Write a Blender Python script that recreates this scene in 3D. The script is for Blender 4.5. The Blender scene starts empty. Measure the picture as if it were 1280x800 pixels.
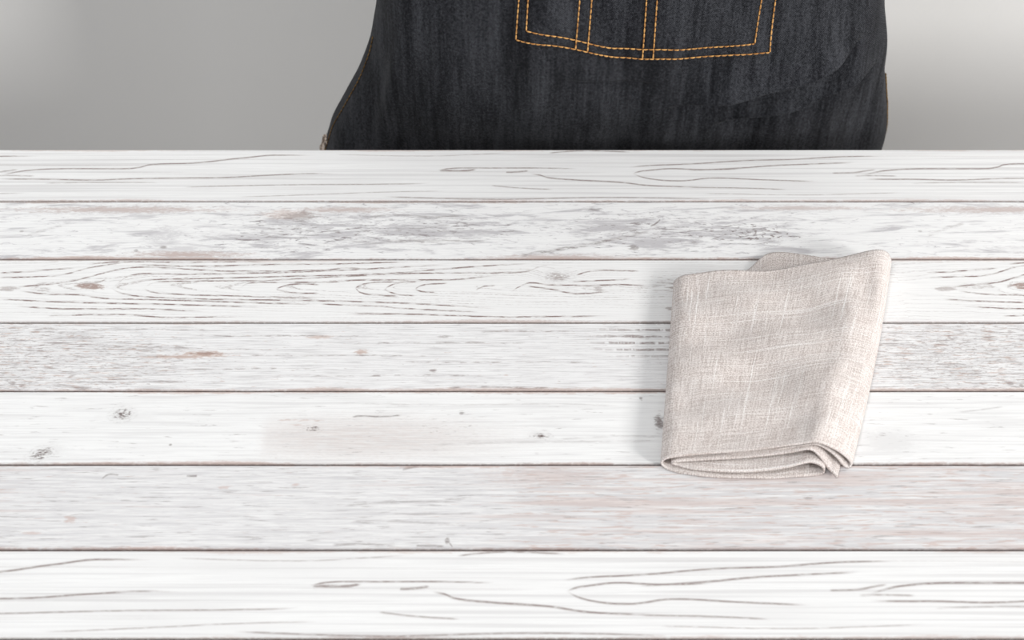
import bpy, bmesh, math, random
from mathutils import Vector, noise as mnoise
random.seed(7)
scene = bpy.context.scene

# ------------------------------------------------------------------ camera
ZT = 0.74                      # table top height
CAM_H = 0.746                  # camera height above the table top
PITCH = math.radians(45.72)    # looking down on the table
F_PX = 1777.8                  # 50 mm on a 36 mm sensor, 1280 px wide
cd = bpy.data.cameras.new('camera')
cam = bpy.data.objects.new('camera', cd)
scene.collection.objects.link(cam)
cam.location = (0, 0, ZT + CAM_H)
cam.rotation_euler = (math.pi / 2 - PITCH, 0, 0)
cd.lens = 50; cd.sensor_width = 36; cd.clip_start = 0.02
cd.dof.use_dof = True; cd.dof.focus_distance = 1.08; cd.dof.aperture_fstop = 9
scene.camera = cam

# ------------------------------------------------------------------ light
world = bpy.data.worlds.new('world'); scene.world = world
world.use_nodes = True
bg = world.node_tree.nodes['Background']
bg.inputs[0].default_value = (0.97, 0.985, 1.0, 1); bg.inputs[1].default_value = 0.395

def area(name, loc, target, size, power, color=(1, 1, 1), size_y=None):
    l = bpy.data.lights.new(name, 'AREA'); l.energy = power; l.color = color
    l.size = size
    if size_y: l.shape = 'RECTANGLE'; l.size_y = size_y
    o = bpy.data.objects.new(name, l); scene.collection.objects.link(o)
    o.location = loc
    o.rotation_euler = (Vector(target) - Vector(loc)).to_track_quat('-Z', 'Y').to_euler()
    return o
area('softbox_light_side', (5.05, -0.45, 3.00), (0.1, 0.8, 0.74), 1.00, 108, (1, 0.985, 0.965))
area('softbox_light_front', (3.75, -2.55, 2.70), (0.1, 1.0, 0.70), 1.00, 172, (1, 0.985, 0.965))
area('ceiling_light', (-0.65, -0.25, 3.00), (0.0, 0.7, 0.70), 0.80, 24, (0.98, 0.99, 1))

vs = scene.view_settings
vs.view_transform = 'Standard'; vs.look = 'None'; vs.gamma = 1.0; vs.exposure = -0.04
vs.use_curve_mapping = False

# ------------------------------------------------------------------ helpers
def link(name, mesh, mat=None, parent=None):
    o = bpy.data.objects.new(name, mesh); scene.collection.objects.link(o)
    if mat: mesh.materials.append(mat)
    if parent: o.parent = parent
    return o
def empty(name, loc=(0, 0, 0)):
    o = bpy.data.objects.new(name, None); scene.collection.objects.link(o); o.location = loc
    o.empty_display_size = 0.05
    return o
def tag(o, label=None, cat=None, group=None, kind=None):
    if label: o['label'] = label
    if cat: o['category'] = cat
    if group: o['group'] = group
    if kind: o['kind'] = kind
    return o
def mesh_from(name, verts, faces, smooth=True):
    me = bpy.data.meshes.new(name); me.from_pydata(verts, [], faces); me.update()
    if smooth: me.polygons.foreach_set('use_smooth', [True] * len(me.polygons))
    return me
def box_mesh(name, sx, sy, sz, bevel=0.0, seg=1):
    bm = bmesh.new(); bmesh.ops.create_cube(bm, size=1)
    for v in bm.verts: v.co = Vector((v.co.x * sx, v.co.y * sy, v.co.z * sz))
    if bevel: bmesh.ops.bevel(bm, geom=bm.edges[:], offset=bevel, segments=seg, affect='EDGES')
    me = bpy.data.meshes.new(name); bm.to_mesh(me); bm.free(); return me
def sstep(a, b, x):
    t = min(1, max(0, (x - a) / (b - a))); return t * t * (3 - 2 * t)

class G:
    """small expression builder for shader nodes"""
    def __init__(self, name, rough=0.6, spec=0.3):
        self.mat = bpy.data.materials.new(name); self.mat.use_nodes = True
        self.nt = self.mat.node_tree; self.N = self.nt.nodes; self.L = self.nt.links
        self.bsdf = self.N['Principled BSDF']
        self.bsdf.inputs['Roughness'].default_value = rough
        self.bsdf.inputs['Specular IOR Level'].default_value = spec
    def put(self, sock, val):
        if isinstance(val, (int, float)): sock.default_value = val
        elif isinstance(val, tuple): sock.default_value = val
        else: self.L.new(val, sock)
    def m(self, op, a, b=None, c=None, clamp=False):
        n = self.N.new('ShaderNodeMath'); n.operation = op; n.use_clamp = clamp
        self.put(n.inputs[0], a)
        if b is not None: self.put(n.inputs[1], b)
        if c is not None: self.put(n.inputs[2], c)
        return n.outputs[0]
    def add(self, a, b): return self.m('ADD', a, b)
    def sub(self, a, b): return self.m('SUBTRACT', a, b)
    def mul(self, a, b): return self.m('MULTIPLY', a, b)
    def max(self, a, b): return self.m('MAXIMUM', a, b)
    def ss(self, x, a, b, lo=0.0, hi=1.0):
        n = self.N.new('ShaderNodeMapRange'); n.interpolation_type = 'SMOOTHSTEP'
        if a > b: a, b, lo, hi = b, a, hi, lo
        self.put(n.inputs[0], x); n.inputs[1].default_value = a; n.inputs[2].default_value = b
        n.inputs[3].default_value = lo; n.inputs[4].default_value = hi
        return n.outputs[0]
    def vec(self, x, y, z=0.0):
        n = self.N.new('ShaderNodeCombineXYZ')
        for i, v in enumerate((x, y, z)): self.put(n.inputs[i], v)
        return n.outputs[0]
    def noise(self, vec, scale=1.0, detail=2.0, rough=0.5, dist=0.0):
        n = self.N.new('ShaderNodeTexNoise'); n.inputs['Scale'].default_value = scale
        n.inputs['Detail'].default_value = detail; n.inputs['Roughness'].default_value = rough
        n.inputs['Distortion'].default_value = dist
        self.L.new(vec, n.inputs['Vector']); return n.outputs[0]
    def mix(self, f, a, b):
        n = self.N.new('ShaderNodeMix'); n.data_type = 'RGBA'
        self.put(n.inputs[0], f)
        for i, c in ((6, a), (7, b)):
            self.put(n.inputs[i], c + (1,) if isinstance(c, tuple) and len(c) == 3 else c)
        return n.outputs[2]
    def coords(self, kind='Object'):
        t = self.N.new('ShaderNodeTexCoord'); s = self.N.new('ShaderNodeSeparateXYZ')
        self.L.new(t.outputs[kind], s.inputs[0])
        return s.outputs[0], s.outputs[1], s.outputs[2]
    def curve(self, t, pts):
        n = self.N.new('ShaderNodeFloatCurve'); c = n.mapping.curves[0]
        n.mapping.extend = 'HORIZONTAL'
        c.points[0].location = pts[0]; c.points[1].location = pts[-1]
        for p in pts[1:-1]: c.points.new(*p)
        for p in c.points: p.handle_type = 'AUTO_CLAMPED'
        n.mapping.update()
        self.put(n.inputs['Value'], t); return n.outputs[0]
    def color(self, c): self.put(self.bsdf.inputs['Base Color'], c if not isinstance(c, tuple) else c + (1,))
    def bump(self, h, dist, strength=1.0):
        b = self.N.new('ShaderNodeBump'); b.inputs['Distance'].default_value = dist
        b.inputs['Strength'].default_value = strength
        self.L.new(h, b.inputs['Height']); self.L.new(b.outputs[0], self.bsdf.inputs['Normal'])

def on_table(x, y, z=0.0):
    """where a point measured in the photograph lies on the plane z above the table top"""
    a = (x - 640) / F_PX; b = (400 - y) / F_PX
    c, s = math.cos(PITCH), math.sin(PITCH)
    d = (a, c + b * s, -s + b * c); t = (CAM_H - z) / -d[2]
    return d[0] * t, d[1] * t

# ------------------------------------------------------------------ plank paint
PERIOD = 0.701
class Plank:
    """chipped white paint on one plank; features are given in metres (u along, v across the plank)"""
    def __init__(self, name, yc, half, shift=0.0, seed=0.0, base=(0.85, 0.852, 0.85)):
        g = self.g = G(name, 0.62, 0.22); self.yc = yc; self.half = half; self.shift = shift
        x, y, z = g.coords('Object')
        self.u0 = x; self.u = g.sub(x, shift) if shift else x; self.v = y; self.z = z; self.seed = seed
        self.base = base
        self.D = 0.0; self.Gy = 0.0; self.K = 0.0
        w = g.noise(g.vec(g.mul(self.u, 14), g.mul(self.v, 60), seed + 3), 1, 2)
        self.vw = g.add(self.v, g.mul(g.sub(w, 0.5), 0.0012))
        self.chip = g.noise(g.vec(g.mul(self.u, 90), g.mul(self.v, 420), seed + 9), 1, 3, 0.6)
        self.chip2 = g.noise(g.vec(g.mul(self.u, 280), g.mul(self.v, 760), seed + 29), 1, 3, 0.7)
        self.fine = g.noise(g.vec(g.mul(self.u, 22), g.mul(self.v, 1100), seed + 17), 1, 3, 0.6)
    def uv(self, px, py):
        X, Y = on_table(px, py); return X - self.shift, Y - self.yc
    def mx(self, a, b): return b if isinstance(a, float) and a == 0.0 else self.g.max(a, b)
    def dark(self, m): self.D = self.mx(self.D, m)
    def grey(self, m): self.Gy = self.mx(self.Gy, m)
    def pink(self, m): self.K = self.mx(self.K, m)
    def line(self, pts, w=1.6, s=0.7, broken=0.0, halo=True):
        g = self.g; P = [self.uv(*p) for p in pts]
        u0 = P[0][0]; Ln = P[-1][0] - u0; R = 0.036
        du = g.m('WRAP', g.sub(self.u, u0), PERIOD - 0.01, -0.01)
        t = g.m('DIVIDE', du, Ln)
        vc = g.curve(t, [((a - u0) / Ln, (b + R) / (2 * R)) for a, b in P])
        d = g.m('ABSOLUTE', g.sub(self.vw, g.m('MULTIPLY_ADD', vc, 2 * R, -R)))
        wm = w / 1750.0
        k = g.mul(g.ss(t, -0.01, 0.06), g.ss(t, 1.01, 0.86))
        wv = g.m('DIVIDE', d, wm)
        mk = g.mul(g.ss(g.add(wv, g.mul(g.sub(self.chip2, .5), 1.0 + 1.6 * broken)), 1.35, 0.2), k)
        mod = g.ss(self.chip, 0.30 + broken * 0.25, 0.52 + broken * 0.12, 0.45 * (1 - broken), 1.0)
        self.dark(g.mul(mk, g.mul(mod, min(1.0, s * 1.25))))
        if s >= .4 and halo: self.grey(g.mul(g.mul(g.ss(wv, 4.0, 0.5), k), s * .3))
    def ell(self, px, py, rx, ry, wob=0.35, slant=0.0):
        g = self.g; u, v = self.uv(px, py); sc = 1700.0; ky = 1.32
        du = g.m('WRAP', g.sub(self.u, u), PERIOD / 2, -PERIOD / 2); dv = g.sub(self.v, v)
        if slant: dv = g.sub(dv, g.mul(du, slant))
        a = g.mul(du, sc / rx); b = g.mul(dv, sc / ry / ky)
        d = g.m('SQRT', g.add(g.mul(a, a), g.mul(b, b)))
        if wob: d = g.add(d, g.mul(g.add(g.sub(self.chip, 0.5), g.mul(g.sub(self.chip2, 0.5), .8)), wob * 2.6))
        return d
    def blob(self, px, py, rx, ry, wob=0.35, edge=0.2, slant=0.0):
        return self.g.ss(self.ell(px, py, rx, ry, wob, slant), 1.0, edge)
    def knot(self, px, py, rx, ry, s=0.8, slant=0.0):
        g = self.g; d = self.ell(px, py, rx, ry, 0.45, slant)
        ring = g.ss(g.m('SINE', g.mul(d, 13.0)), -0.1, 0.8)
        br = g.mul(g.ss(self.chip2, 0.42, 0.60), g.ss(self.chip, .34, .52))
        self.dark(g.mul(g.mul(g.mul(ring, br), g.ss(d, 1.25, 0.55)), s))
        self.dark(g.mul(g.mul(g.ss(d, 0.55, 0.2), g.ss(self.chip2, 0.40, 0.56)), s))
        self.grey(g.mul(g.mul(g.ss(d, 1.7, 0.3), g.ss(self.chip2, .3, .6)), 0.40))
    def specks(self, su, sv, lo, hi, mask=1.0, s=0.7, seed=0.0, detail=3):
        g = self.g
        n = g.noise(g.vec(g.mul(self.u, su), g.mul(self.v, sv), self.seed + seed), 1, detail, 0.62)
        m = g.ss(n, lo, hi)
        if not (isinstance(mask, float) and mask == 1.0):
            nm = g.add(n, g.mul(g.sub(mask, 1.0), 0.22)); m = g.mul(g.ss(nm, lo, hi), g.ss(mask, 0.0, 0.25))
        return g.mul(m, s)
    def done(self, edge=0.5, dark=(0.145, 0.105, 0.098), greyc=(0.50, 0.485, 0.49), pinkc=(0.50, 0.36, 0.31), fine=0.10):
        g = self.g
        e = g.sub(self.half, g.m('ABSOLUTE', self.v))
        lo = g.noise(g.vec(g.mul(self.u, 7), g.mul(self.v, 12), self.seed + 50), 1, 3, .6)
        ew = g.add(g.mul(g.sub(self.chip, 0.5), 0.004), g.mul(g.sub(lo, .52), .012))
        ew = g.add(ew, g.mul(g.sub(self.chip2, .5), .003))
        self.pink(g.mul(g.ss(g.sub(e, ew), 0.0020, -0.0004), edge * .75))
        self.dark(g.mul(g.ss(g.sub(e, ew), -0.0003, -0.0020), 0.30 * edge))
        self.dark(g.mul(g.ss(e, 0.0009, 0.0003), 0.5))
        self.grey(g.mul(g.ss(self.fine, 0.44, 0.64), fine * 2.4))
        self.D = g.mul(self.D, g.ss(self.chip2, .30, .54, .45, 1.0))
        c = g.mix(self.Gy, self.base, greyc)
        c = g.mix(self.K, c, pinkc)
        c = g.mix(self.D, c, dark)
        side = g.ss(self.z, -0.0012, -0.0032)       # bare wood below the painted arris
        c = g.mix(side, c, (0.16, 0.10, 0.085))
        g.color(c)
        g.bump(g.add(g.mul(self.fine, 0.5), self.chip2), 0.0003, 0.35)
        return g.mat

GRAIN = [  # long soft grain lines of the smooth planks: points, width, strength, broken
    ([(0,219),(37,213),(94,211),(157,211),(176,209),(187,206),(240,204),(300,198),(349,194),(397,194)], 1.7, .62, 0),
    ([(0,224),(49,224),(110,225),(176,223),(232,222.5),(281,222),(337,219),(397,217),(427,218)], 1.6, .60, .1),
    ([(56,229),(131,228),(200,228)], 1.5, .38, .2),
    ([(230,234),(262,233),(375,231),(475,230),(531,229),(541,227)], 1.4, .5, .1),
    ([(300,246),(400,243),(480,240),(560,239)], 1.3, .38, .1),
    ([(547,213),(565,210.5),(590,210),(617,210),(659,210),(722,211)], 1.5, .6, .1),
    ([(549,214),(560,213.5),(580,213.5),(597,211.5)], 2.4, .6, .2),
    ([(632,215.5),(645,215),(661,213.5)], 2.2, .55, .2),
    ([(664,217.5),(675,219),(685,222),(719,225),(775,228),(812,232),(880,234)], 1.7, .62, 0),
    ([(791,217),(797,215),(812,213),(842,211),(880,212),(930,211)], 1.6, .62, 0),
    ([(791,217),(797,219.5),(805,222),(824,225),(850,226),(893,222.5),(958,225),(1024,227)], 1.6, .6, 0),
    ([(788,209),(812,207),(850,205.5),(880,204),(926,201),(991,199),(1044,196),(1110,195)], 1.6, .6, 0),
    ([(614,232),(650,235),(692,237)], 1.4, .45, .1),
    ([(685,191.5),(705,189.5),(737,188.5),(790,190)], 1.5, .5, .1),
    ([(860,213),(926,210),(968,207),(1014,205),(1070,203)], 1.7, .58, .1),
    ([(860,234),(926,235),(985,237)], 1.4, .5, .1),
    ([(1040,216.5),(1070,215.5),(1083,213.5),(1096,212)], 1.8, .5, .1),
    ([(1068,220),(1085,219.5),(1122,220)], 1.7, .42, .2),
    ([(480,246),(620,249),(760,247),(900,249)], 1.6, .5, .1),
    ([(880,242),(1000,243.5),(1130,241)], 1.3, .35, .1),
    ([(420,193),(520,195),(640,191)], 1.3, .3, .2),
]
def smooth_plank(name, yc, half, shift, seed):
    """planks with long smooth grain; the same board pattern turns up on the far and the near plank"""
    p = Plank(name, yc, half, shift, seed)
    p.uv = lambda px, py, p=p: (on_table(px, py)[0], (on_table(px, py)[1] - SMOOTH_YC))
    for pts, w, s, b in GRAIN: p.line(pts, w, s, b)
    g = p.g
    n = g.noise(g.vec(g.mul(p.u, 3.5), g.mul(p.v, 330), 40.0), 1, 3, 0.5)
    p.grey(g.mul(g.ss(n, 0.44, 0.66), 0.42))
    n2 = g.noise(g.vec(g.mul(p.u, 5), g.mul(p.v, 45), 41.0), 1, 3, 0.5)
    p.grey(g.mul(g.ss(n2, 0.42, 0.70), 0.22))
    n3 = g.noise(g.vec(g.mul(p.u, 2.2), g.mul(p.v, 200), 43.0), 1, 2, 0.5)
    p.dark(g.mul(g.ss(n3, 0.60, 0.72), 0.22))
    return p.done(edge=0.55, fine=0.07, dark=(0.17, 0.105, 0.09))

def plank_2(yc, half):
    p = Plank('paint_mottled', yc, half, 0, 2.0, base=(0.87, 0.872, 0.87)); g = p.g
    mask = g.add(g.add(p.blob(380, 290, 190, 50, .3, 0.1), p.blob(560, 285, 170, 36, .3, .1)),
                 g.add(p.blob(800, 288, 150, 50, .3, .1), g.mul(p.blob(930, 290, 120, 45, .3, .1), .8)))
    mask = g.m('MINIMUM', mask, 1.0)
    n = g.noise(g.vec(g.mul(p.u, 22), g.mul(p.v, 150), 61.0), 1, 5, 0.65, 0.6)
    p.grey(g.mul(g.ss(g.add(n, g.mul(g.sub(mask, 1), .11)), 0.38, 0.58), 0.80))
    n3 = g.noise(g.vec(g.mul(p.u, 70), g.mul(p.v, 330), 63.0), 1, 4, 0.7, 0.8)
    p.grey(g.mul(g.ss(g.add(n3, g.mul(g.sub(mask, 1), .10)), 0.46, 0.60), 0.75))
    p.dark(g.mul(g.ss(g.add(n3, g.mul(g.sub(mask, 1), .13)), 0.54, 0.65), 0.6))
    p.grey(g.mul(g.mul(p.blob(205, 294, 36, 19, .8, .4), g.ss(p.chip2, .34, .60, .25, 1.0)), .55)); p.grey(g.mul(p.blob(225, 311, 40, 6, .5, .3), .5))
    p.dark(g.mul(p.blob(374, 270, 30, 8, .7, .4), .42)); p.pink(g.mul(p.blob(360, 268, 46, 10, .6, .3), .45))
    p.dark(g.mul(p.blob(204, 309, 7, 3, .3, .4), .55)); p.dark(g.mul(p.blob(170, 313, 4, 2.5, .3, .4), .5))
    p.dark(p.specks(120, 460, .57, .65, mask, .6, 5.0)); p.dark(p.specks(40, 300, .60, .69, mask, .45, 15.0))
    for bx, by, bw, bh, bs in ((150, 262, 190, 7, .5), (235, 318, 110, 6, .6), (700, 321, 120, 5, .5), (1000, 260, 120, 5, .4), (430, 262, 90, 6, .5)):
        p.pink(g.mul(p.blob(bx, by, bw, bh, .6, .1), bs)); p.grey(g.mul(p.blob(bx, by, bw, bh * 1.8, .6, .1), bs))
    fl = p.blob(950, 292, 75, 20, .3, .4)
    p.dark(p.specks(230, 430, .53, .60, fl, .8, 25.0))
    p.line([(650,320),(665,317),(690,313),(715,309),(740,305),(770,298),(800,292),(815,287)], 3.6, .62, .5)
    p.line([(813,283),(820,279),(826,274)], 2.2, .6, .1)
    p.dark(g.mul(p.blob(792, 309, 9, 5, .8, .4), .6)); p.dark(g.mul(p.blob(740, 262, 16, 2.6, .8, .3), .5))
    p.dark(g.mul(p.blob(528, 301, 12, 3, .8, .3), .5)); p.dark(g.mul(p.blob(27, 289, 4, 2, .2, .3), .45))
    p.line([(33,294),(45,291),(60,286),(90,279)], 3.5, .3, .6)
    p.line([(455,272),(490,269),(540,271),(585,269)], 2.6, .42, .5); p.line([(480,301),(540,300),(610,302)], 2.6, .38, .5)
    p.line([(430,300),(470,304),(500,302),(560,303)], 2.0, .3, .5)
    p.pink(p.specks(14, 60, .55, .7, g.ss(p.v, 0.018, 0.034), .7, 33.0))
    return p.done(edge=.9, greyc=(0.47, 0.455, 0.475), fine=.08)

ARCHES = [
    [(0,341),(30,340),(66,337),(95,335)], [(0,347),(40,346),(75,344),(112,335),(146,329),(175,326)],
    [(5,361),(40,357),(75,354),(112,346),(131,341),(161,335),(180,334),(240,337),(300,339),(412,337),(431,335),(480,338)],
    [(26,364),(60,368),(100,369),(130,373),(169,374),(300,378),(400,381)],
    [(140,361),(150,352),(165,344),(187,342),(225,343),(281,342),(337,341),(412,338.5),(480,335),(560,331)],
    [(140,361),(150,366),(170,370),(200,372),(260,374),(340,375),(480,378),(560,382),(625,386)],
    [(157,355),(180,350),(250,348.5),(337,346),(480,342),(587,334),(670,329)],
    [(180,361),(188,355),(200,352),(319,351),(400,347),(512,342),(625,341),(655,340),(677,333),(700,330)],
    [(180,361),(190,365),(210,367),(300,370),(400,373)],
    [(300,360),(312,354),(340,353),(400,353),(456,350),(550,350),(625,344)],
    [(345,361),(362,356),(380,355),(400,356)], [(345,362),(365,366),(400,367)],
    [(444,360),(452,356),(462,353.5),(494,352)], [(444,360),(450,365),(475,369),(500,370)],
    [(480,362),(488,357),(497,354),(524,352)], [(480,362),(494,367),(520,370)],
    [(519,361),(527,357),(537,355.5),(560,354)], [(519,362),(530,365),(545,365.5)],
    [(595,362),(605,358),(620,357)], [(400,380),(475,383),(512,386),(600,390)],
    [(640,364),(650,358),(664,353.5),(685,356),(737,357),(775,356),(815,358)], [(660,358),(690,362),(720,367),(745,366),(762,364)],
    [(720,344),(735,340),(760,338),(800,339)], [(715,352),(745,351),(790,349)],
    [(170,331),(240,333),(330,331),(420,330),(520,327)], [(110,330),(160,327),(230,328),(330,327)],
    [(0,374),(60,377),(130,379),(220,381),(330,384)], [(20,383),(90,386),(170,386),(260,390)], [(60,395),(140,393),(220,397),(300,396)],
    [(430,392),(520,393),(640,396),(760,395)],
]
def plank_3(yc, half):
    p = Plank('paint_cathedral_grain', yc, half, 0, 3.0, base=(0.865, 0.866, 0.862)); g = p.g
    uw = g.m('WRAP', g.add(p.u, 0.41), PERIOD, 0.0)             # 0 at the left pointed arch
    v0 = p.uv(300, 359)[1]
    wob = g.sub(g.noise(g.vec(g.mul(p.u, 16), g.mul(p.v, 50), 8.0), 1, 2), 0.5)
    wob2 = g.sub(g.noise(g.vec(g.mul(p.u, 60), g.mul(p.v, 160), 18.0), 1, 2), 0.5)
    d = g.sub(0.0235, g.mul(uw, 0.049))
    dv = g.sub(p.v, v0); dv = g.sub(dv, g.mul(g.m('SINE', g.mul(uw, 9.0)), 0.0012))
    r = g.m('SQRT', g.add(g.mul(dv, dv), g.mul(d, d)))
    r = g.add(r, g.add(g.mul(wob, 0.0042), g.mul(wob2, 0.0016)))
    kn = p.ell(697, 346, 34, 15, 0.0)
    r = g.add(r, g.mul(g.ss(kn, 1.6, 0.0), 0.006))
    ph = g.add(g.mul(r, 480.0), g.mul(g.noise(g.vec(g.mul(r, 260), 0.0, 5.0), 1, 1), 3.0))
    tri = g.m('PINGPONG', ph, 0.5)
    brk = g.noise(g.vec(g.mul(p.u, 150), g.mul(p.v, 240), 77.0), 1, 3, .6)
    reg = g.noise(g.vec(g.mul(p.u, 9), g.mul(p.v, 70), 87.0), 1, 2, .5)
    thick = g.add(0.03, g.mul(g.ss(reg, .38, .66), 0.17))
    ln = g.ss(g.m('DIVIDE', tri, thick), 1.0, 0.4)
    outer = g.ss(r, 0.026, 0.018, 0.40, 1.0)
    ln = g.mul(g.mul(ln, outer), g.ss(g.add(brk, g.mul(g.sub(reg, .5), .35)), .38, .50, 0.10, 1.0))
    p.dark(g.mul(g.mul(ln, g.ss(p.chip2, .40, .56)), .42))
    p.grey(g.mul(g.ss(tri, .32, .05), .16))
    # brown open heart of the arches
    b = p.blob(113, 358, 20, 5.0, .55, .6, -.08); p.dark(g.mul(b, .5)); p.pink(g.mul(g.mul(b, g.ss(p.chip2, .3, .5)), .75)); p.line([(92,358),(105,355),(122,353),(134,349)], 1.8, .6, .2, False)
    p.dark(g.mul(g.mul(p.ell(697, 346, 13, 6, .6), 1.0) if False else g.ss(p.ell(697, 346, 12, 6, .7), 1.0, .6), g.mul(g.ss(p.chip, .40, .54), .62)))
    p.knot(697, 346, 24, 10, .55)
    for pts in ARCHES: p.line(pts, 1.6, .84, .45, False)
    p.dark(g.mul(p.blob(10, 361, 16, 3.5, .6, .5), .5))
    hat = g.mul(p.blob(835, 356, 34, 17, .3, .4), 1.0)
    p.dark(p.specks(60, 620, .50, .60, hat, .7, 55.0)); p.dark(g.mul(p.blob(838, 386, 9, 3, .5, .5), .6))
    p.dark(g.mul(p.blob(748, 362, 8, 4, .8, .5), .5))
    return p.done(edge=.5, fine=.08, dark=(0.20, 0.13, 0.115))

def plank_4(yc, half):
    p = Plank('paint_scratched', yc, half, 0, 4.0, base=(0.85, 0.85, 0.853)); g = p.g
    L = p.blob(90, 452, 230, 60, .2, .1); R = p.blob(1190, 445, 190, 70, .2, .2)
    base = g.m('MINIMUM', g.add(g.mul(g.add(L, R), .62), 0.56), 1.0)
    n = g.noise(g.vec(g.mul(p.u, 30), g.mul(p.v, 700), 91.0), 1, 4, .65)
    p.grey(g.mul(g.ss(g.add(n, g.mul(g.sub(base, 1), .10)), .42, .60), .62))
    p.dark(p.specks(140, 800, .54, .63, base, .5, 2.0)); p.dark(p.specks(60, 560, .56, .65, base, .55, 12.0)); p.pink(p.specks(80, 520, .55, .65, base, .5, 42.0))
    p.dark(p.specks(330, 620, .56, .64, R, .45, 14.0))
    nap = p.blob(815, 424, 95, 34, .25, .35)
    rows = g.ss(g.m('PINGPONG', g.add(g.mul(g.add(p.vw, g.mul(g.sub(p.chip, .5), .004)), 150.0), .1), .5), .24, .05)
    dash = g.ss(g.noise(g.vec(g.mul(p.u, 240), g.mul(p.v, 60), 31.0), 1, 2, .5), .36, .50)
    p.dark(g.mul(g.mul(nap, rows), g.mul(dash, .75)))
    p.pink(g.mul(p.blob(255, 443, 42, 5.5, .7, .2), .75)); p.pink(g.mul(p.blob(225, 446, 60, 3, .7, .2), .6))
    p.dark(g.mul(p.blob(258, 442, 22, 2.4, .9, .3), .4)); p.pink(g.mul(p.blob(398, 421, 22, 3, .6, .3), .5))
    p.pink(g.mul(p.blob(452, 440, 9, 4, .9, .4), .6)); p.dark(g.mul(p.blob(541, 463, 6, 2.5, .4, .4), .7))
    p.dark(g.mul(p.blob(27, 482, 4, 3, .6, .4), .6)); p.dark(g.mul(p.blob(103, 485, 14, 2.6, .8, .4), .6))
    p.dark(g.mul(p.blob(555, 421, 12, 2, .9, .3), .5)); p.dark(g.mul(p.blob(1263, 479, 6, 4, .6, .4), .6))
    for k in range(9):
        yy = 411 + k * 8.2; x0 = (k * 197) % 520 + 40
        p.line([(x0, yy), (x0 + 70, yy + 1.2), (x0 + 150, yy + .4), (x0 + 240, yy + 1.6)], 1.7, .5, .75, False)
    p.line([(600,415),(640,414),(690,414),(720,413)], 2.0, .5, .6)
    p.line([(50,428),(110,430),(160,433),(200,433),(250,435)], 2.0, .5, .7)
    p.line([(60,423),(90,422),(125,422)], 2.2, .4, .7)
    p.line([(560,485),(600,483),(640,484),(700,485)], 2.2, .5, .6)
    p.line([(320,471),(380,470),(440,469)], 2.2, .3, .6)
    return p.done(edge=.6, fine=.16, pinkc=(0.46, 0.29, 0.22), dark=(0.19, 0.13, 0.12))

def plank_5(yc, half):
    p = Plank('paint_knotty', yc, half, 0, 5.0, base=(0.865, 0.868, 0.866)); g = p.g
    p.knot(153, 518, 16, 10, 1.0); p.knot(52, 567, 18, 10, 1.0, .3); p.knot(390, 536, 13, 5, 1.0); p.knot(676, 545, 14, 5, 1.0)
    p.dark(g.mul(p.blob(825, 528, 7, 11, .9, .5), .8))
    p.grey(g.mul(p.blob(165, 520, 60, 14, .4, .0), .22)); p.grey(g.mul(p.blob(60, 566, 45, 18, .4, .0), .25))
    pk = p.blob(450, 548, 240, 40, .3, .15); pk = g.mul(pk, g.ss(g.add(p.u, g.mul(g.sub(p.chip2, .5), .02)), p.uv(326, 548)[0] - .004, p.uv(336, 548)[0]))
    p.pink(g.mul(pk, g.ss(p.chip, .3, .7, .10, .32))); p.grey(g.mul(pk, g.ss(p.fine, .35, .65, .12, .45)))
    p.pink(p.specks(70, 420, .50, .62, p.blob(372, 527, 48, 9, .3, .3), .5, 3.0))
    p.dark(p.specks(90, 420, .56, .66, p.blob(250, 530, 60, 10, .3, .1), .4, 4.0))
    p.dark(p.specks(160, 300, .55, .66, p.blob(560, 536, 90, 11, .3, .2), .32, 8.0))
    rp = p.blob(1110, 552, 60, 24, .3, .2); p.grey(g.mul(rp, .35)); p.dark(p.specks(110, 500, .53, .64, p.blob(1105, 544, 46, 6, .3, .2), .6, 7.0))
    p.line([(440,521),(455,520),(470,521),(505,519)], 1.6, .55, .4); p.dark(g.mul(p.blob(577, 517, 4, 2.5, .7, .3), .6))
    p.dark(g.mul(p.blob(213, 556, 2.5, 1.6, .3, .3), .6)); p.dark(g.mul(p.blob(801, 498, 3, 3, .7, .3), .6))
    p.line([(540,556),(640,553),(760,552),(830,551)], 2.2, .22, .3); p.line([(700,549),(760,546),(830,545)], 1.8, .2, .3)
    p.line([(420,504),(560,506),(700,505),(790,509)], 1.8, .2, .3); p.line([(1200,515),(1225,512),(1255,508)], 1.5, .25, .3)
    n = g.noise(g.vec(g.mul(p.u, 10), g.mul(p.v, 300), 99.0), 1, 3, .55)
    p.grey(g.mul(g.ss(n, .46, .66), .34)); p.dark(p.specks(50, 520, .62, .70, 1.0, .4, 19.0))
    return p.done(edge=.85, fine=.09)

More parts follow.
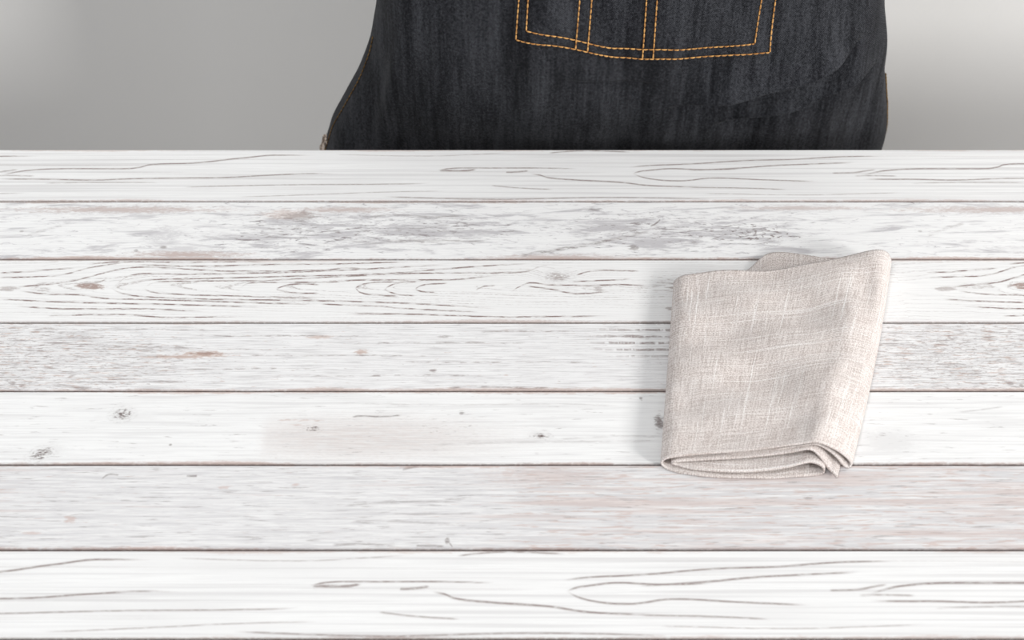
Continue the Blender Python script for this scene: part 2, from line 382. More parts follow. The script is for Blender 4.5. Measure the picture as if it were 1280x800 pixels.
def plank_6(yc, half):
    p = Plank('paint_streaky', yc, half, 0, 6.0, base=(0.82, 0.818, 0.818)); g = p.g
    du = g.m('WRAP', g.sub(p.u, p.uv(600, 630)[0]), PERIOD - .2, -.2)
    pr = g.mul(g.ss(du, -.03, .06), g.ss(du, .44, .33))
    n = g.noise(g.vec(g.mul(p.u, 16), g.mul(p.v, 420), 101.0), 1, 4, .65)
    n2 = g.noise(g.vec(g.mul(p.u, 7), g.mul(p.v, 160), 111.0), 1, 3, .6)
    p.grey(g.mul(g.ss(g.add(n, g.mul(pr, .06)), .40, .64), .66))
    nf = g.noise(g.vec(g.mul(p.u, 45), g.mul(p.v, 1000), 121.0), 1, 4, .7)
    p.grey(g.mul(g.ss(nf, .46, .62), .55))
    p.pink(g.mul(g.ss(g.add(n2, g.mul(g.sub(pr, .6), .16)), .50, .70), .42))
    p.pink(g.mul(p.blob(690, 595, 110, 18, .5, .0), .38)); p.pink(g.mul(p.blob(635, 592, 14, 7, .7, .2), .4))
    bl = p.blob(510, 632, 110, 14, .4, .2); p.grey(g.mul(g.ss(n, .42, .58), g.mul(bl, .55)))
    p.line([(430,632),(470,629),(530,627),(580,628)], 1.8, .3, .3); p.line([(440,651),(500,652),(570,655)], 1.8, .28, .3)
    p.line([(490,642),(540,643),(600,641)], 1.8, .28, .3)
    p.line([(127,599),(132,595),(140,593),(149,594)], 1.8, .45, .1); p.line([(233,595),(240,595),(247,595)], 1.9, .55, .1)
    p.line([(503,587),(512,585),(525,582)], 2.2, .35, .2)
    p.dark(g.mul(p.blob(559, 675, 3.5, 4, .5, .4), .7)); p.line([(558,676),(562,679),(566,684)], 1.6, .6, .1)
    p.line([(520,682),(540,682),(556,683)], 1.7, .5, .3); p.line([(415,681),(450,680),(495,681)], 2.0, .45, .3)
    p.pink(g.mul(p.blob(88, 649, 8, 4, .8, .3), .6)); p.pink(g.mul(p.blob(40, 666, 14, 2, .5, .3), .5))
    p.pink(g.mul(p.blob(370, 606, 6, 2.4, .5, .3), .5)); p.pink(g.mul(p.blob(280, 609, 10, 2, .8, .3), .5))
    p.grey(g.mul(p.blob(1250, 641, 30, 12, .5, .1), .55)); p.dark(g.mul(p.blob(1010, 623, 6, 1.8, .5, .3), .4))
    p.dark(p.specks(45, 640, .58, .68, 1.0, .42, 21.0)); p.pink(p.specks(50, 560, .53, .64, g.add(g.mul(pr, .5), .5), .6, 23.0))
    return p.done(edge=.95, fine=.16, greyc=(0.53, 0.52, 0.535), pinkc=(0.55, 0.405, 0.36))

# ------------------------------------------------------------------ room
def plaster(name, col, rough=0.85):
    g = G(name, rough, 0.15); x, y, z = g.coords('Object')
    n = g.noise(g.vec(x, y, z), 3.0, 3); n2 = g.noise(g.vec(x, y, z), 220.0, 2)
    g.color(g.mix(g.ss(n, .3, .7), tuple(c * .985 for c in col), col)); g.bump(n2, 0.0004, .3); return g.mat
WALL_Y = 1.44
me = box_mesh('wall_back', 5.0, 0.10, 2.7)
w = link('wall_back', me, plaster('wall_paint', (0.90, 0.895, 0.88))); w.location = (0, WALL_Y + .05, 1.35)
tag(w, 'plain pale grey wall behind the person', kind='structure')
me = box_mesh('floor', 5.0, 4.4, 0.06)
fl = link('floor', me, plaster('floor_screed', (0.42, 0.41, 0.40), .6)); fl.location = (0, -.76, -.03)
tag(fl, 'plain grey floor', kind='structure')
me = box_mesh('baseboard_back', 5.0, 0.014, 0.07, .003)
bb = link('baseboard_back', me, plaster('baseboard_paint', (0.80, 0.79, 0.78), .5)); bb.location = (0, WALL_Y - .007, .035)
tag(bb, 'low white baseboard along the back wall', kind='structure')

# ------------------------------------------------------------------ table
table = tag(empty('table', (0, 0.55, 0)), 'table with a top of whitewashed distressed wooden planks', 'table')
EDGES = [0.9255, 0.8599, 0.7924, 0.7251, 0.6584, 0.5930, 0.5245, 0.4598]
while len(EDGES) < 12: EDGES.append(EDGES[-1] - 0.0668)
GAP = 0.0013; TL = 2.60; TH = 0.022
SMOOTH_YC = (EDGES[0] + EDGES[1]) / 2
near_c = (EDGES[6] + EDGES[7]) / 2
cache = {}
def plank_mat(i):
    yc = (EDGES[i] + EDGES[i + 1]) / 2; half = (EDGES[i] - EDGES[i + 1] - GAP) / 2
    k = i % 6
    if k == 0:
        if i == 0: return smooth_plank('paint_long_grain', yc, half, 0.0, 1.0)
        return smooth_plank('paint_long_grain_near', yc, half, -0.0645, 1.0)
    if k not in cache: cache[k] = {1: plank_2, 2: plank_3, 3: plank_4, 4: plank_5, 5: plank_6}[k](yc, half)
    return cache[k]
LBL = ['far edge plank with long soft grain lines', 'plank with grey mottled worn paint', 'plank with arched dark grain and a small knot',
       'plank with fine brown scratches', 'white plank with small dark knots', 'greyish pink streaky plank', 'near white plank with long brown grain lines']
for i in range(len(EDGES) - 1):
    wid = EDGES[i] - EDGES[i + 1] - GAP
    pm = box_mesh('plank', TL, wid, TH, 0.0007, 2)
    for v in pm.vertices: v.co.z -= TH / 2
    pl = link('plank', pm, plank_mat(i), table)
    pl.location = (0, (EDGES[i] + EDGES[i + 1]) / 2 - 0.55, ZT + random.uniform(-.00015, .00015) * (i > 0))
    if i < 7: pl['label'] = LBL[i]
gw = G('table_frame_wood', .6, .2); x, y, z = gw.coords('Object')
gn = gw.noise(gw.vec(gw.mul(x, 5), gw.mul(y, 60), gw.mul(z, 60)), 1, 3)
gw.color(gw.mix(gn, (0.12, 0.075, 0.06), (0.24, 0.15, 0.12))); frame_mat = gw.mat
y0, y1 = EDGES[-1], EDGES[0]
sub = link('underlay_board', box_mesh('underlay_board', TL - .02, y1 - y0 - .004, .012), frame_mat, table)
sub.location = (0, (y0 + y1) / 2 - .55, ZT - TH - .0062)
for nm, sx, sy, dx, dy in (('rail', TL - .16, .022, 0, (y1 - y0) / 2 - .05), ('rail', TL - .16, .022, 0, -(y1 - y0) / 2 + .05),
                           ('rail', .022, y1 - y0 - .12, TL / 2 - .07, 0), ('rail', .022, y1 - y0 - .12, -TL / 2 + .07, 0)):
    r = link(nm, box_mesh(nm, sx, sy, .08, .002), frame_mat, table)
    r.location = (dx, (y0 + y1) / 2 + dy - .55, ZT - TH - .0122 - .04)
legm = box_mesh('leg', .06, .06, ZT - TH - .0122, .003)
for sx in (-1, 1):
    for sy in (-1, 1):
        lg = link('leg', legm, None, table)
        lg.location = (sx * (TL / 2 - .07), (y0 + y1) / 2 - .55 + sy * ((y1 - y0) / 2 - .05), (ZT - TH - .0122) / 2)
legm.materials.append(frame_mat)

# ------------------------------------------------------------------ napkin
def catmull(P, n):
    out = []; k = len(P)
    seg = [(P[i + 1] - P[i]).length ** .5 for i in range(k - 1)]
    T = [0]
    for s in seg: T.append(T[-1] + s)
    for j in range(n):
        t = T[-1] * j / (n - 1); i = max(q for q in range(k - 1) if T[q] <= t + 1e-9)
        u = (t - T[i]) / max(1e-9, T[i + 1] - T[i])
        def tan(a):
            if a == 0: return (P[1] - P[0]) / (T[1] - T[0])
            if a == k - 1: return (P[-1] - P[-2]) / (T[-1] - T[-2])
            return (P[a + 1] - P[a - 1]) / (T[a + 1] - T[a - 1])
        h = T[i + 1] - T[i]; m0 = tan(i) * h; m1 = tan(i + 1) * h
        out.append((2*u**3 - 3*u**2 + 1) * P[i] + (u**3 - 2*u**2 + u) * m0 + (-2*u**3 + 3*u**2) * P[i + 1] + (u**3 - u**2) * m1)
    return out
# one continuous strip of cloth, folded: (front x, y, height) and (back x, y, height), photo px / mm
STRIP = [
 # short flap tucked under the top layer
 ((905,568,10.0),(905,343,9.5)), ((960,563,14),(965,340,12)), ((1000,558,19.5),(1020,333,15.5)), ((1018,555.5,22.5),(1070,324,18.5)),
 ((1034,562,17),(1092,322,17)), ((1047,573,9.5),(1100,329,10)), ((1055,583,3.5),(1103,337,3.5)),
 # outer fold on the right, then the top layer running left
 ((1060,585,1.6),(1107,338,2.0)), ((1064,580,4.0),(1113,330,6)), ((1056,570,12),(1112,321,14)), ((1040,560,20),(1106,314.5,21)), ((1020,553,25.5),(1092,313,23)),
 ((1000,555,23.2),(1060,319,20)), ((960,560,18.5),(1020,329,17.5)), ((910,565,15.2),(960,336,15.5)), ((860,569.5,13),(890,340,14)), ((838,572,12),(856,344,12)),
 # fold on the left
 ((828.5,575.5,9),(845,350,8)), ((827,580,4.5),(843,354,4)), ((833,586,1.6),(848,356,1.5)),
 # bottom layer on the table
 ((850,591.5,1.0),(870,354,1.1)), ((880,596,1.0),(930,340,1.1)), ((940,598.5,1.0),(962,317,2.2)), ((990,597,1.0),(1000,319,2.6)), ((1020,594,1.2),(1030,323,2.2)),
 # fold inside on the right
 ((1029,591,3.0),(1062,333,3.4)), ((1028,584,8.5),(1060,331,6.5)),
 ((1012,578,11.5),(1040,334,7.5)), ((980,585,9.0),(1000,338,6.4)), ((930,590,6.4),(940,343,5.2)), ((870,587,5.0),(880,350,4.2)),
 ((845,581.5,5.0),(858,352,4.2)), ((840,579,6.4),(855,350,5.6)), ((848,577,8.0),(860,348,6.8)),
 ((880,575,9.0),(900,345,7.8)), ((930,572,11.2),(960,341,9.2)), ((985,566,16),(1020,334,12.2)), ((1012,562,19.5),(1066,327,14.5)),
 ((1024,570,14.5),(1082,327,12)), ((1034,584,6.5),(1090,333,6)), ((1046,598,1.4),(1094,341,1.6)),
]
def strip_pt(p):
    X, Y = on_table(p[0], p[1], p[2] / 1000); return Vector((X, Y, p[2] / 1000))
NP, NS = 300, 110
fr = catmull([strip_pt(a) for a, b in STRIP], NP); bk = catmull([strip_pt(b) for a, b in STRIP], NP)
i_hump = 11 / (len(STRIP) - 1)
ORG = Vector((0.185, 0.685, 0))
top_range = []
def cloth_z(x, y, z, s, top):
    # soft undulation of the upper layer; a shallow valley runs beside the raised right border
    if top <= 0: return z
    vx = 0.2385 + (s - .5) * 0.05 + .012 * math.sin(3.0 * s)
    d = (x - vx) / 0.012
    w = sstep(.12, .35, s) * sstep(1.0, .80, s)
    z -= top * w * 0.0085 * math.exp(-d * d)
    d2 = (x - vx - .026) / 0.013
    z += top * w * .0032 * math.exp(-d2 * d2)
    z += top * .0011 * math.sin(x * 95 + y * 40) * sstep(0, .15, s) + top * .0009 * math.sin(y * 120 - x * 35 + 1) * sstep(0, .2, s)
    z += top * .0009 * mnoise.noise(Vector((x * 22, y * 22, 3.1)))
    return z
# which profile samples belong to the top layer
def topness():
    P = [strip_pt(a) for a, b in STRIP]; T = [0]
    for i in range(len(P) - 1): T.append(T[-1] + (P[i + 1] - P[i]).length ** .5)
    res = []
    for j in range(NP):
        t = T[-1] * j / (NP - 1)
        a = sstep(T[9], T[12], t) * sstep(T[17], T[15], t)
        b = sstep(T[1], T[2], t) * sstep(T[5], T[4], t)
        c = sstep(T[35], T[36], t) * sstep(T[39], T[38], t)
        res.append(max(a, b, c * .6))
    return res
TOP = topness()
verts = []; uvs = []
arc = [0]
for j in range(1, NP): arc.append(arc[-1] + (fr[j] - fr[j - 1]).length)
for k in range(NS):
    s = k / (NS - 1)
    for j in range(NP):
        p = fr[j].lerp(bk[j], s)
        z = cloth_z(p.x, p.y, p.z, s, TOP[j])
        if TOP[j] == 0 and p.z < .004: z += .0004 * math.sin(p.x * 200 + p.y * 90) + .0004
        # right border swings out a little between its ends
        xo = p.x + .0035 * math.sin(math.pi * s) * sstep(.20, .27, p.x + (0.5 - s) * .06)
        q = Vector((xo, p.y, max(z, .0009)))
        verts.append(tuple(q - ORG)); uvs.append((arc[j], s * 0.215))
faces = [(k * NP + j, k * NP + j + 1, (k + 1) * NP + j + 1, (k + 1) * NP + j) for k in range(NS - 1) for j in range(NP - 1)]
nm = mesh_from('linen_napkin', verts, faces)
uvl = nm.uv_layers.new(name='UVMap')
uvl.data.foreach_set('uv', [c for l in nm.loops for c in uvs[l.vertex_index]])

def linen():
    g = G('linen_weave', .92, .1); u, v, _ = g.coords('UV')
    warp = g.noise(g.vec(g.mul(u, 60), g.mul(v, 60), 0.0), 1, 2)
    uu = g.add(u, g.mul(warp, .0012)); vv = g.add(v, g.mul(warp, .0012))
    wa = g.noise(g.vec(g.mul(uu, 1300), g.mul(v, 45), 1.0), 1, 2, .6)      # lengthwise threads
    we = g.noise(g.vec(g.mul(u, 45), g.mul(vv, 1300), 2.0), 1, 2, .6)      # crosswise threads
    slub_a = g.ss(g.noise(g.vec(g.mul(uu, 900), g.mul(v, 9), 3.0), 1, 1), .62, .74)
    slub_b = g.ss(g.noise(g.vec(g.mul(u, 9), g.mul(vv, 900), 4.0), 1, 1), .60, .72)
    fa = g.m('SINE', g.mul(uu, 2 * math.pi / .00115)); fb = g.m('SINE', g.mul(vv, 2 * math.pi / .00115))
    weave = g.mul(fa, fb)
    sp = g.noise(g.vec(g.mul(u, 1), g.mul(v, 1), 5.0), 1100, 1, .5)
    grey = g.noise(g.vec(g.mul(u, 30), g.mul(v, 30), 6.0), 1, 2)
    t = g.add(g.mul(g.add(wa, we), .5), g.mul(g.sub(sp, .5), .75)); t = g.add(t, g.mul(weave, .05))
    c = g.mix(g.ss(t, .30, .68), (0.45, 0.375, 0.345), (0.86, 0.805, 0.775))
    c = g.mix(g.mul(g.ss(grey, .4, .7), .18), c, (0.66, 0.645, 0.635))
    c = g.mix(g.mul(g.max(slub_a, slub_b), g.ss(sp, .35, .6, .35, .95)), c, (0.95, 0.93, 0.915))
    g.color(c)
    g.bsdf.inputs['Sheen Weight'].default_value = .15
    g.bump(g.add(t, g.mul(weave, .35)), .0005, .55)
    return g.mat
nap = link('linen_napkin', nm, linen())
nap.location = (ORG.x, ORG.y, ZT)
md = nap.modifiers.new('cloth_thickness', 'SOLIDIFY'); md.thickness = .0013; md.offset = 0
tag(nap, 'folded beige linen napkin lying on the white planks', 'napkin')

# ------------------------------------------------------------------ person
PX, PY = 0.095, 1.095
person = tag(empty('person', (PX, PY, 0)), 'person in a dark denim apron standing behind the white table, face out of view', 'person')
SURF_Y, DEPTH = 0.947, 0.092
def interp(tab, z):
    if z <= tab[0][0]: return tab[0][1]
    for (a, b), (c, d) in zip(tab, tab[1:]):
        if z <= c:
            i = tab.index((a, b)); p = tab[max(0, i - 1)]; n = tab[min(len(tab) - 1, i + 2)]
            h = c - a; t = (z - a) / h
            m0 = (d - p[1]) / (c - p[0]) * h; m1 = (n[1] - b) / (n[0] - a) * h
            return (2*t**3 - 3*t*t + 1) * b + (t**3 - 2*t*t + t) * m0 + (-2*t**3 + 3*t*t) * d + (t**3 - t*t) * m1
    return tab[-1][1]
XL = [(.40, -.182), (.60, -.1880), (.66, -.1690), (.69, -.1545), (.725, -.1405), (.755, -.1315), (.784, -.1245), (.816, -.1180), (.90, -.108), (1.05, -.10), (1.40, -.09)]
XR = [(.40, .352), (.62, .352), (.657, .3505), (.69, .3420), (.716, .334), (.742, .3275), (.776, .323), (.816, .3145), (.90, .302), (1.05, .29), (1.40, .28)]
YFR = [(.40, .045), (.62, .034), (.70, .019), (.74, .009), (.78, .002), (.82, -.002), (.90, .002), (1.05, .012), (1.40, .028)]
def seg_fold(x, z, ax, az, bx, bz):
    dx, dz = bx - ax, bz - az; L = math.hypot(dx, dz)
    t = ((x - ax) * dx + (z - az) * dz) / L / L
    s = ((z - az) * dx - (x - ax) * dz) / L
    return t, s
FOLDS = [((.145, .7710), (.272, .8085), .0200, .0062), ((.185, .744), (.300, .770), .0110, .0060), ((.050, .795), (.115, .792), .0020, .004)]
def apron_pt(q, z, off=0.0, folds=True):
    xl, xr = interp(XL, z), interp(XR, z); xc = (xl + xr) / 2; hw = (xr - xl) / 2
    ph = q * math.pi / 2
    sx = math.copysign(abs(math.sin(ph)) ** .93, q) if abs(q) <= 1 else math.copysign(math.cos((abs(q) - 1) * 1.4), q)
    x = xc + hw * sx
    cy = math.cos(ph)
    y = SURF_Y + interp(YFR, z) + DEPTH * (1 - (max(0, cy) ** .82 if cy > 0 else -(-cy)))
    d = 0
    if folds:
        low = sstep(1.05, .72, z)
        d += low * (.0022 * math.sin(x * 62 + 1.3 + z * 6) + .0014 * math.sin(x * 118 - z * 9 + .4))
        d += low * .0045 * math.exp(-((x + .105 - (z - .74) * .25) / .010) ** 2) * sstep(.84, .76, z)
        d -= low * .0040 * math.exp(-((x + .085 - (z - .74) * .22) / .010) ** 2) * sstep(.84, .76, z)
        d += .0030 * mnoise.noise(Vector((x * 14, z * 9, 1.7))) * low + .0007 * mnoise.noise(Vector((x * 45, z * 30, 5.0)))
        for (ax, az), (bx, bz), A, wd in FOLDS:
            t, s = seg_fold(x, z, ax, az, bx, bz)
            w = sstep(-.18, .25, t) * sstep(1.15, .8, t)
            if s >= 0: d += w * A * math.exp(-s / .024)
            elif s > -wd: d += w * A * (1 - 2.0 * sstep(0, -wd, s))
            else: d -= w * A * math.exp((s + wd) / .016)
    nx, ny = sx * .9, -max(0.05, cy)
    l = math.hypot(nx, ny); nx /= l; ny /= l
    d += off
    return Vector((x + nx * d, y + ny * d, z)), Vector((nx, ny, 0))
def q_of(x, z):
    lo, hi = -1.0, 1.0
    for _ in range(30):
        m = (lo + hi) / 2
        if apron_pt(m, z, 0, False)[0].x < x: lo = m
        else: hi = m
    return (lo + hi) / 2
def on_apron(x, z, off): return apron_pt(q_of(x, z), z, off)[0]

def denim(name, k=1.0):
    g = G(name, .85, .12); x, y, z = g.coords('Object')
    st = g.noise(g.vec(g.mul(x, 330), g.mul(y, 90), g.mul(z, 14)), 1, 3, .6)
    st2 = g.noise(g.vec(g.mul(x, 70), g.mul(y, 30), g.mul(z, 9)), 1, 3, .55)
    sp = g.noise(g.vec(x, y, z), 1500, 1, .5)
    tw = g.m('SINE', g.mul(g.add(x, g.mul(z, .8)), 2 * math.pi / .0013))
    mid = g.noise(g.vec(x, y, z), 420, 2, .6)
    t = g.add(g.mul(st, .42), g.mul(st2, .58)); t = g.add(t, g.mul(g.sub(sp, .5), .7)); t = g.add(t, g.mul(g.sub(mid, .5), .5)); t = g.add(t, g.mul(tw, .05))
    g.color(g.mix(g.ss(t, .26, .86), tuple(c * k for c in (.0034, .0038, .0058)), tuple(c * k for c in (.056, .0585, .067))))
    g.bsdf.inputs['Sheen Weight'].default_value = .05
    g.bump(g.add(g.mul(sp, .6), g.mul(tw, .3)), .0005, .5)
    return g.mat
DENIM = denim('denim')
ROOT = Vector((PX, PY, 0))
def grid(name, rows):
    n = len(rows[0]); vs_ = [tuple(p - ROOT) for r in rows for p in r]
    fs = [(i * n + j, i * n + j + 1, (i + 1) * n + j + 1, (i + 1) * n + j) for i in range(len(rows) - 1) for j in range(n - 1)]
    return mesh_from(name, vs_, fs)
# skirt of the apron and bib in one cloth
rows = []
zs = [.42 + i * .004 for i in range(55)] + [.64 + i * .002 for i in range(35)] + [.71 + i * .001 for i in range(120)] + [.83 + i * .002 for i in range(35)] + [.90 + i * .008 for i in range(56)]
NQ = 330
for z in zs:
    b = sstep(.98, 1.12, z); ql = -1.0 + b * .52; qr = 1.12 - b * .64
    rows.append([apron_pt(ql + (qr - ql) * j / (NQ - 1), z)[0] for j in range(NQ)])
apron = link('apron', grid('apron', rows), DENIM, person)
so = apron.modifiers.new('cloth_thickness', 'SOLIDIFY'); so.thickness = .0016; so.offset = -1
apron['label'] = 'dark indigo denim apron with a stitched front pocket'

def tube_stitches(name, path, r=.0007, length=.0036, gap=.0006, mat=None, parent=None):
    """single raised thread stitches along a path of points (x, z) on the apron"""
    bm = bmesh.new(); pts = []
    for (a, b), (c, d) in zip(path, path[1:]):
        n = max(1, int(math.hypot(c - a, d - b) / .0008))
        for i in range(n): pts.append((a + (c - a) * i / n, b + (d - b) * i / n))
    pts.append(path[-1])
    acc = 0; segs = []; cur = [pts[0]]
    for p, q in zip(pts, pts[1:]):
        acc += math.hypot(q[0] - p[0], q[1] - p[1]); cur.append(q)
        if acc >= length + gap: segs.append((cur[0], cur[-1])); cur = [q]; acc = 0
    if acc > length * .5: segs.append((cur[0], cur[-1]))
    for (a, b) in segs:
        A = on_apron(a[0], a[1], OFFS[0]); B = on_apron(b[0], b[1], OFFS[0])
        D = (B - A); L = D.length * length / (length + gap); D.normalize()
        up = Vector((0, -1, 0)); S = D.cross(up).normalized(); U = S.cross(D).normalized()
        rings = []
        for k, (tt, rr, hh) in enumerate(((-.02, .45, -.6), (.18, .95, .15), (.5, 1.1, .35), (.82, .95, .15), (1.02, .45, -.6))):
            c = A + D * (L * tt) + U * (hh * r)
            rings.append([bm.verts.new(c + (S * math.cos(x) + U * math.sin(x)) * r * rr - ROOT) for x in [i * math.pi / 3 for i in range(6)]])
        for ra, rb in zip(rings, rings[1:]):
            for i in range(6): bm.faces.new((ra[i], ra[(i + 1) % 6], rb[(i + 1) % 6], rb[i]))
        bm.faces.new(rings[0][::-1]); bm.faces.new(rings[-1])
    me = bpy.data.meshes.new(name); bm.to_mesh(me); bm.free()
    me.polygons.foreach_set('use_smooth', [True] * len(me.polygons))
    o = link(name, me, mat, parent); o['kind'] = 'stuff'; return o
OFFS = [.0022]
gt = G('ochre_thread', .6, .3); x, y, z = gt.coords('Object')
tn = gt.noise(gt.vec(x, y, z), 260, 2)
gt.color(gt.mix(gt.ss(tn, .35, .65), (.36, .16, .045), (.66, .36, .12))); THREAD = gt.mat
gt2 = G('dull_ochre_thread', .8, .1); x, y, z = gt2.coords('Object')
tn = gt2.noise(gt2.vec(x, y, z), 260, 2)
gt2.color(gt2.mix(gt2.ss(tn, .35, .65), (.10, .06, .025), (.24, .15, .06))); THREAD2 = gt2.mat

# pocket: a patch of the same denim lying on the apron
def ray_to_apron(px, py):
    a = (px - 640) / F_PX; b = (400 - py) / F_PX; c, s = math.cos(PITCH), math.sin(PITCH)
    d = (a, c + b * s, -s + b * c); Y = SURF_Y
    for _ in range(6):
        t = Y / d[1]; X = d[0] * t; Z = ZT + CAM_H + d[2] * t
        Y = on_apron(X, Z, .002).y
    return X, Z
bot = [ray_to_apron(*p) for p in ((646, 49.5), (690, 56.5), (735, 65), (770, 71.5), (800, 73.8), (830, 73.5), (870, 71.5), (915, 68.5), (957.5, 65.5))]
inn = [ray_to_apron(*p) for p in ((660, 38.5), (700, 46), (735, 54), (765, 60.2), (800, 61.8), (830, 61.8), (870, 60.6), (905, 58), (940, 54.5))]
TOPZ = .985
def vert_line(p0, p1, ztop):
    (x0, z0), (x1, z1) = ray_to_apron(*p0), ray_to_apron(*p1)
    k = (x1 - x0) / (z1 - z0); return [(x0, z0), (x1, z1), (x1 + k * .4 * (ztop - z1), ztop)]
left_o = vert_line((646, 49.5), (650, 0), TOPZ); left_i = vert_line((660, 38.5), (662, 0), TOPZ)
right_o = vert_line((957.5, 65.5), (967, 0), TOPZ); right_i = vert_line((940, 54.5), (950, 0), TOPZ)
divs = [vert_line((720, 61.5), (725, 0), TOPZ), vert_line((735, 64.5), (740, 0), TOPZ), vert_line((803, 73), (808, 0), TOPZ), vert_line((816, 73), (821, 0), TOPZ)]
def xz_at(path, t):
    L = [0]
    for a, b in zip(path, path[1:]): L.append(L[-1] + math.dist(a, b))
    s = t * L[-1]
    for i in range(len(path) - 1):
        if s <= L[i + 1] + 1e-9:
            u = (s - L[i]) / (L[i + 1] - L[i]); return (path[i][0] + (path[i + 1][0] - path[i][0]) * u, path[i][1] + (path[i + 1][1] - path[i][1]) * u)
    return path[-1]
rows = []; NPK = 90
M = .0022
def border(t):
    x, z = xz_at(bot, t); return x + (t - .5) * 2 * M, z - M
for i in range(70):
    s = i / 69; r = []
    for j in range(NPK):
        t = j / (NPK - 1); bx, bz = border(t)
        tx = left_o[2][0] - M + (right_o[2][0] - left_o[2][0] + 2 * M) * t
        x = bx + (tx - bx) * s ** 1.0; z = bz + (TOPZ - bz) * s
        r.append(on_apron(x, z, .0013 + .0004 * math.sin(min(1, min(s * 14, t * 14, (1 - t) * 14)) * math.pi / 2)))
    rows.append(r)
pocket = link('pocket', grid('pocket', rows), denim('denim_pocket', 1.12), apron)
so = pocket.modifiers.new('cloth_thickness', 'SOLIDIFY'); so.thickness = .0013; so.offset = -1
pocket['label'] = 'patch pocket edged with double rows of ochre stitches'
for nm_, path in (('stitching', bot), ('stitching', inn), ('stitching', left_o), ('stitching', left_i), ('stitching', right_o), ('stitching', right_i)):
    tube_stitches(nm_, path, .00062, .0037, .0004, THREAD, apron)
for d_ in divs: tube_stitches('stitching', d_, .00062, .0037, .0004, THREAD, apron)
OFFS[0] = .0006
# double-turned edges of the apron
def edge_path(q, za, zb):
    out = []
    for i in range(60):
        z = za + (zb - za) * i / 59; out.append((apron_pt(q, z, 0, False)[0].x, z))
    return out
tube_stitches('edge_stitching', edge_path(-.915, .50, .785), .0006, .0036, .0008, THREAD2, apron)
tube_stitches('edge_stitching', edge_path(.965, .50, .735), .0008, .0034, .0006, THREAD2, apron)
# pale frayed corner turned out at the left edge
gf = G('frayed_cotton', .9, .1); x, y, z = gf.coords('Object')
n = gf.noise(gf.vec(x, y, z), 420, 2); gf.color(gf.mix(gf.ss(n, .35, .65), (.20, .15, .115), (.72, .62, .54)))
rows = []
for i in range(14):
    z = .577 + i * .0052; r = []
    for j in range(10):
        q = -1.03 + j * .018
        p = apron_pt(max(q, -1.0), z, .0022 + .0008 * math.sin(i * 1.7 + j))[0]
        p.x += .0005 + .0012 * math.sin(i * 2.3) + j * .0004; p.y -= .006; p.y += .001 * j
        r.append(p)
    rows.append(r)
hem = link('turned_hem', grid('turned_hem', rows), gf.mat, apron)
so = hem.modifiers.new('cloth_thickness', 'SOLIDIFY'); so.thickness = .0016
hem['label'] = 'pale frayed edge turned out at the apron side'
# straps
gs = G('strap_cotton', .85, .1); x, y, z = gs.coords('Object')
gs.color(gs.mix(gs.noise(gs.vec(x, y, z), 300, 2), (.02, .021, .025), (.05, .05, .055)))
def ribbon(name, pts, wdt, parent):
    P = catmull([Vector(p) for p in pts], 40); vs_ = []; fs = []
    for i, p in enumerate(P):
        d = (P[min(i + 1, 39)] - P[max(i - 1, 0)]).normalized(); s = d.cross(Vector((0, 1, .35))).normalized() * wdt / 2
        vs_ += [tuple(p - s), tuple(p + s)]
    for i in range(39): fs.append((2 * i, 2 * i + 1, 2 * i + 3, 2 * i + 2))
    o = link(name, mesh_from(name, vs_, fs), gs.mat, parent)
    m_ = o.modifiers.new('thickness', 'SOLIDIFY'); m_.thickness = .002; return o
for s in (-1, 1):
    ribbon('strap', [(s * .09, -.115, 1.34), (s * .085, -.105, 1.40), (s * .075, -.05, 1.465), (s * .06, .03, 1.475), (0, .085, 1.46)], .03, apron)

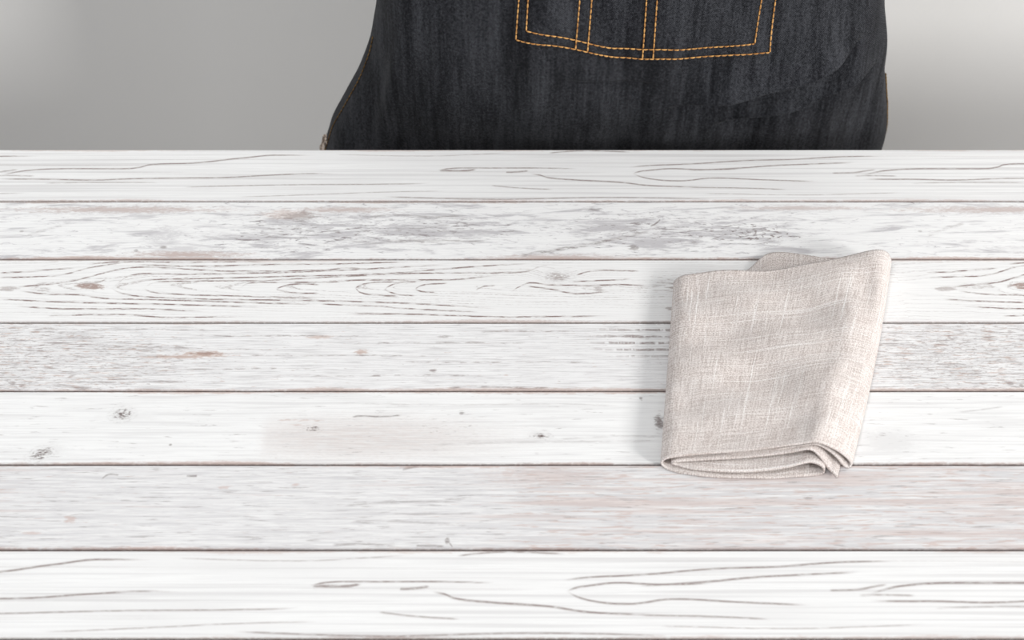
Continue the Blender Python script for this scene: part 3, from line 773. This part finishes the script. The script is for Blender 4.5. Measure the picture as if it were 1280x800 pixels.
# body: one skinned surface with tapered limbs, arms bent so the hands rest together at the waist
V = []; R = []; E_ = []; IDX = {}
def jv(name, co, r, parent=None):
    IDX[name] = len(V); V.append(co); R.append(r if isinstance(r, tuple) else (r, r))
    if parent: E_.append((IDX[parent], IDX[name]))
jv('pelvis', (0, .02, .90), (.150, .100))
jv('waist', (0, .02, 1.06), (.130, .092), 'pelvis'); jv('chest', (0, .02, 1.25), (.150, .098), 'waist'); jv('upper', (0, .025, 1.37), (.125, .085), 'chest')
jv('neck', (0, .03, 1.455), .052, 'upper'); jv('neck2', (0, .02, 1.51), .052, 'neck'); jv('jaw', (0, .0, 1.56), (.062, .072), 'neck2')
jv('head', (0, .0, 1.635), (.074, .092), 'jaw'); jv('crown', (0, .005, 1.70), (.055, .065), 'head')
for s, n in ((-1, 'l'), (1, 'r')):
    jv('hip' + n, (s * .085, .02, .82), (.085, .088), 'pelvis'); jv('thigh' + n, (s * .09, .02, .66), .074, 'hip' + n)
    jv('knee' + n, (s * .09, .015, .48), .054, 'thigh' + n); jv('calf' + n, (s * .09, .03, .34), .052, 'knee' + n)
    jv('ankle' + n, (s * .09, .035, .10), .036, 'calf' + n); jv('heel' + n, (s * .09, .035, .045), .036, 'ankle' + n); jv('toe' + n, (s * .105, -.11, .032), (.036, .026), 'heel' + n)
    jv('sh' + n, (s * .165, .03, 1.385), .058, 'upper'); jv('ua' + n, (s * .225, .04, 1.27), .047, 'sh' + n); jv('el' + n, (s * .262, .03, 1.115), .038, 'ua' + n)
    jv('fa' + n, (s * .205, -.10, 1.10), .034, 'el' + n); jv('wr' + n, (s * .115, -.205, 1.105), .024, 'fa' + n)
    jv('pa' + n, (s * .078, -.225, 1.108 + s * .022), (.021, .026), 'wr' + n); jv('kn' + n, (s * .040, -.232, 1.108 + s * .022), (.016, .030), 'pa' + n)
    for k, (dz, L) in enumerate(((.027, .062), (.010, .070), (-.008, .066), (-.025, .052))):
        z = 1.108 + s * .022 + dz; f = 'f%d%s' % (k, n)
        jv(f + 'a', (s * .022, -.238, z), .0088, 'kn' + n); jv(f + 'b', (s * (.022 - L * .5), -.234, z - .002), .0082, f + 'a'); jv(f + 'c', (s * (.022 - L * .85), -.216, z - .004), .0074, f + 'b')
    jv('th1' + n, (s * .078, -.238, 1.108 + s * .022 + .034), .0105, 'pa' + n); jv('th2' + n, (s * .048, -.244, 1.108 + s * .022 + .050), .0095, 'th1' + n); jv('th3' + n, (s * .022, -.242, 1.108 + s * .022 + .054), .0082, 'th2' + n)
bme = bpy.data.meshes.new('body_skeleton'); bme.from_pydata(V, E_, []); bme.update()
tmp = bpy.data.objects.new('body_skeleton', bme); scene.collection.objects.link(tmp)
sk = tmp.modifiers.new('skin', 'SKIN'); sk.use_smooth_shade = True
for i, v in enumerate(bme.skin_vertices[0].data):
    v.radius = R[i]; v.use_root = (i == 0)
sb = tmp.modifiers.new('sub', 'SUBSURF'); sb.levels = 2
dg = bpy.context.evaluated_depsgraph_get(); dg.update()
body_me = bpy.data.meshes.new_from_object(tmp.evaluated_get(dg)); body_me.name = 'body'
bpy.data.objects.remove(tmp); body_me.materials.clear()
def plain(name, a, b, sc=200, rough=.8):
    g = G(name, rough, .2); x, y, z = g.coords('Object'); g.color(g.mix(g.noise(g.vec(x, y, z), sc, 3), a, b)); return g.mat
SKIN = plain('skin', (.55, .36, .27), (.62, .42, .33), 60, .5)
SHIRT = plain('shirt_cotton', (.035, .036, .04), (.06, .06, .065)); TROUS = plain('trouser_cotton', (.018, .019, .022), (.035, .036, .04)); SHOE = plain('shoe_leather', (.03, .025, .022), (.05, .04, .035), 200, .4)
for m_ in (SKIN, SHIRT, TROUS, SHOE): body_me.materials.append(m_)
for p in body_me.polygons:
    c = p.center; p.use_smooth = True
    if c.z < .075: p.material_index = 3
    elif c.z < .98: p.material_index = 2
    elif c.z < 1.435 and not (c.y < -.05 and c.z < 1.19 and c.y < -.11) and not (c.y < -.06 and abs(c.x) > .16): p.material_index = 1
    else: p.material_index = 0
for v in body_me.vertices:      # brow, nose and chin
    if v.co.z > 1.53 and v.co.y < -.03:
        v.co.y -= .020 * math.exp(-(v.co.x / .012) ** 2 - ((v.co.z - 1.605) / .018) ** 2)
body = link('body', body_me, None, person)
def ball(name, c, r, mat, parent, sc=(1, 1, 1)):
    bm = bmesh.new(); bmesh.ops.create_uvsphere(bm, u_segments=20, v_segments=12, radius=1)
    for v in bm.verts: v.co = Vector((c[0] + v.co.x * r * sc[0], c[1] + v.co.y * r * sc[1], c[2] + v.co.z * r * sc[2])); 
    me = bpy.data.meshes.new(name); bm.to_mesh(me); bm.free(); me.polygons.foreach_set('use_smooth', [True] * len(me.polygons))
    return link(name, me, mat, parent)
EYE = plain('eye', (.03, .02, .015), (.05, .03, .02), 60, .2); LIP = plain('lip', (.42, .20, .17), (.5, .25, .2), 60, .5)
for s in (-1, 1):
    ball('eye', (s * .029, -.076, 1.632), .011, EYE, person, (1, .6, .6)); ball('ear', (s * .072, .01, 1.622), .026, SKIN, person, (.35, .7, 1))
ball('mouth', (0, -.070, 1.568), .022, LIP, person, (1, .4, .28))
hv = ball('hair', (0, .022, 1.655), .092, plain('hair', (.03, .02, .015), (.07, .05, .035), 150, .6), person, (.94, 1.02, .95))
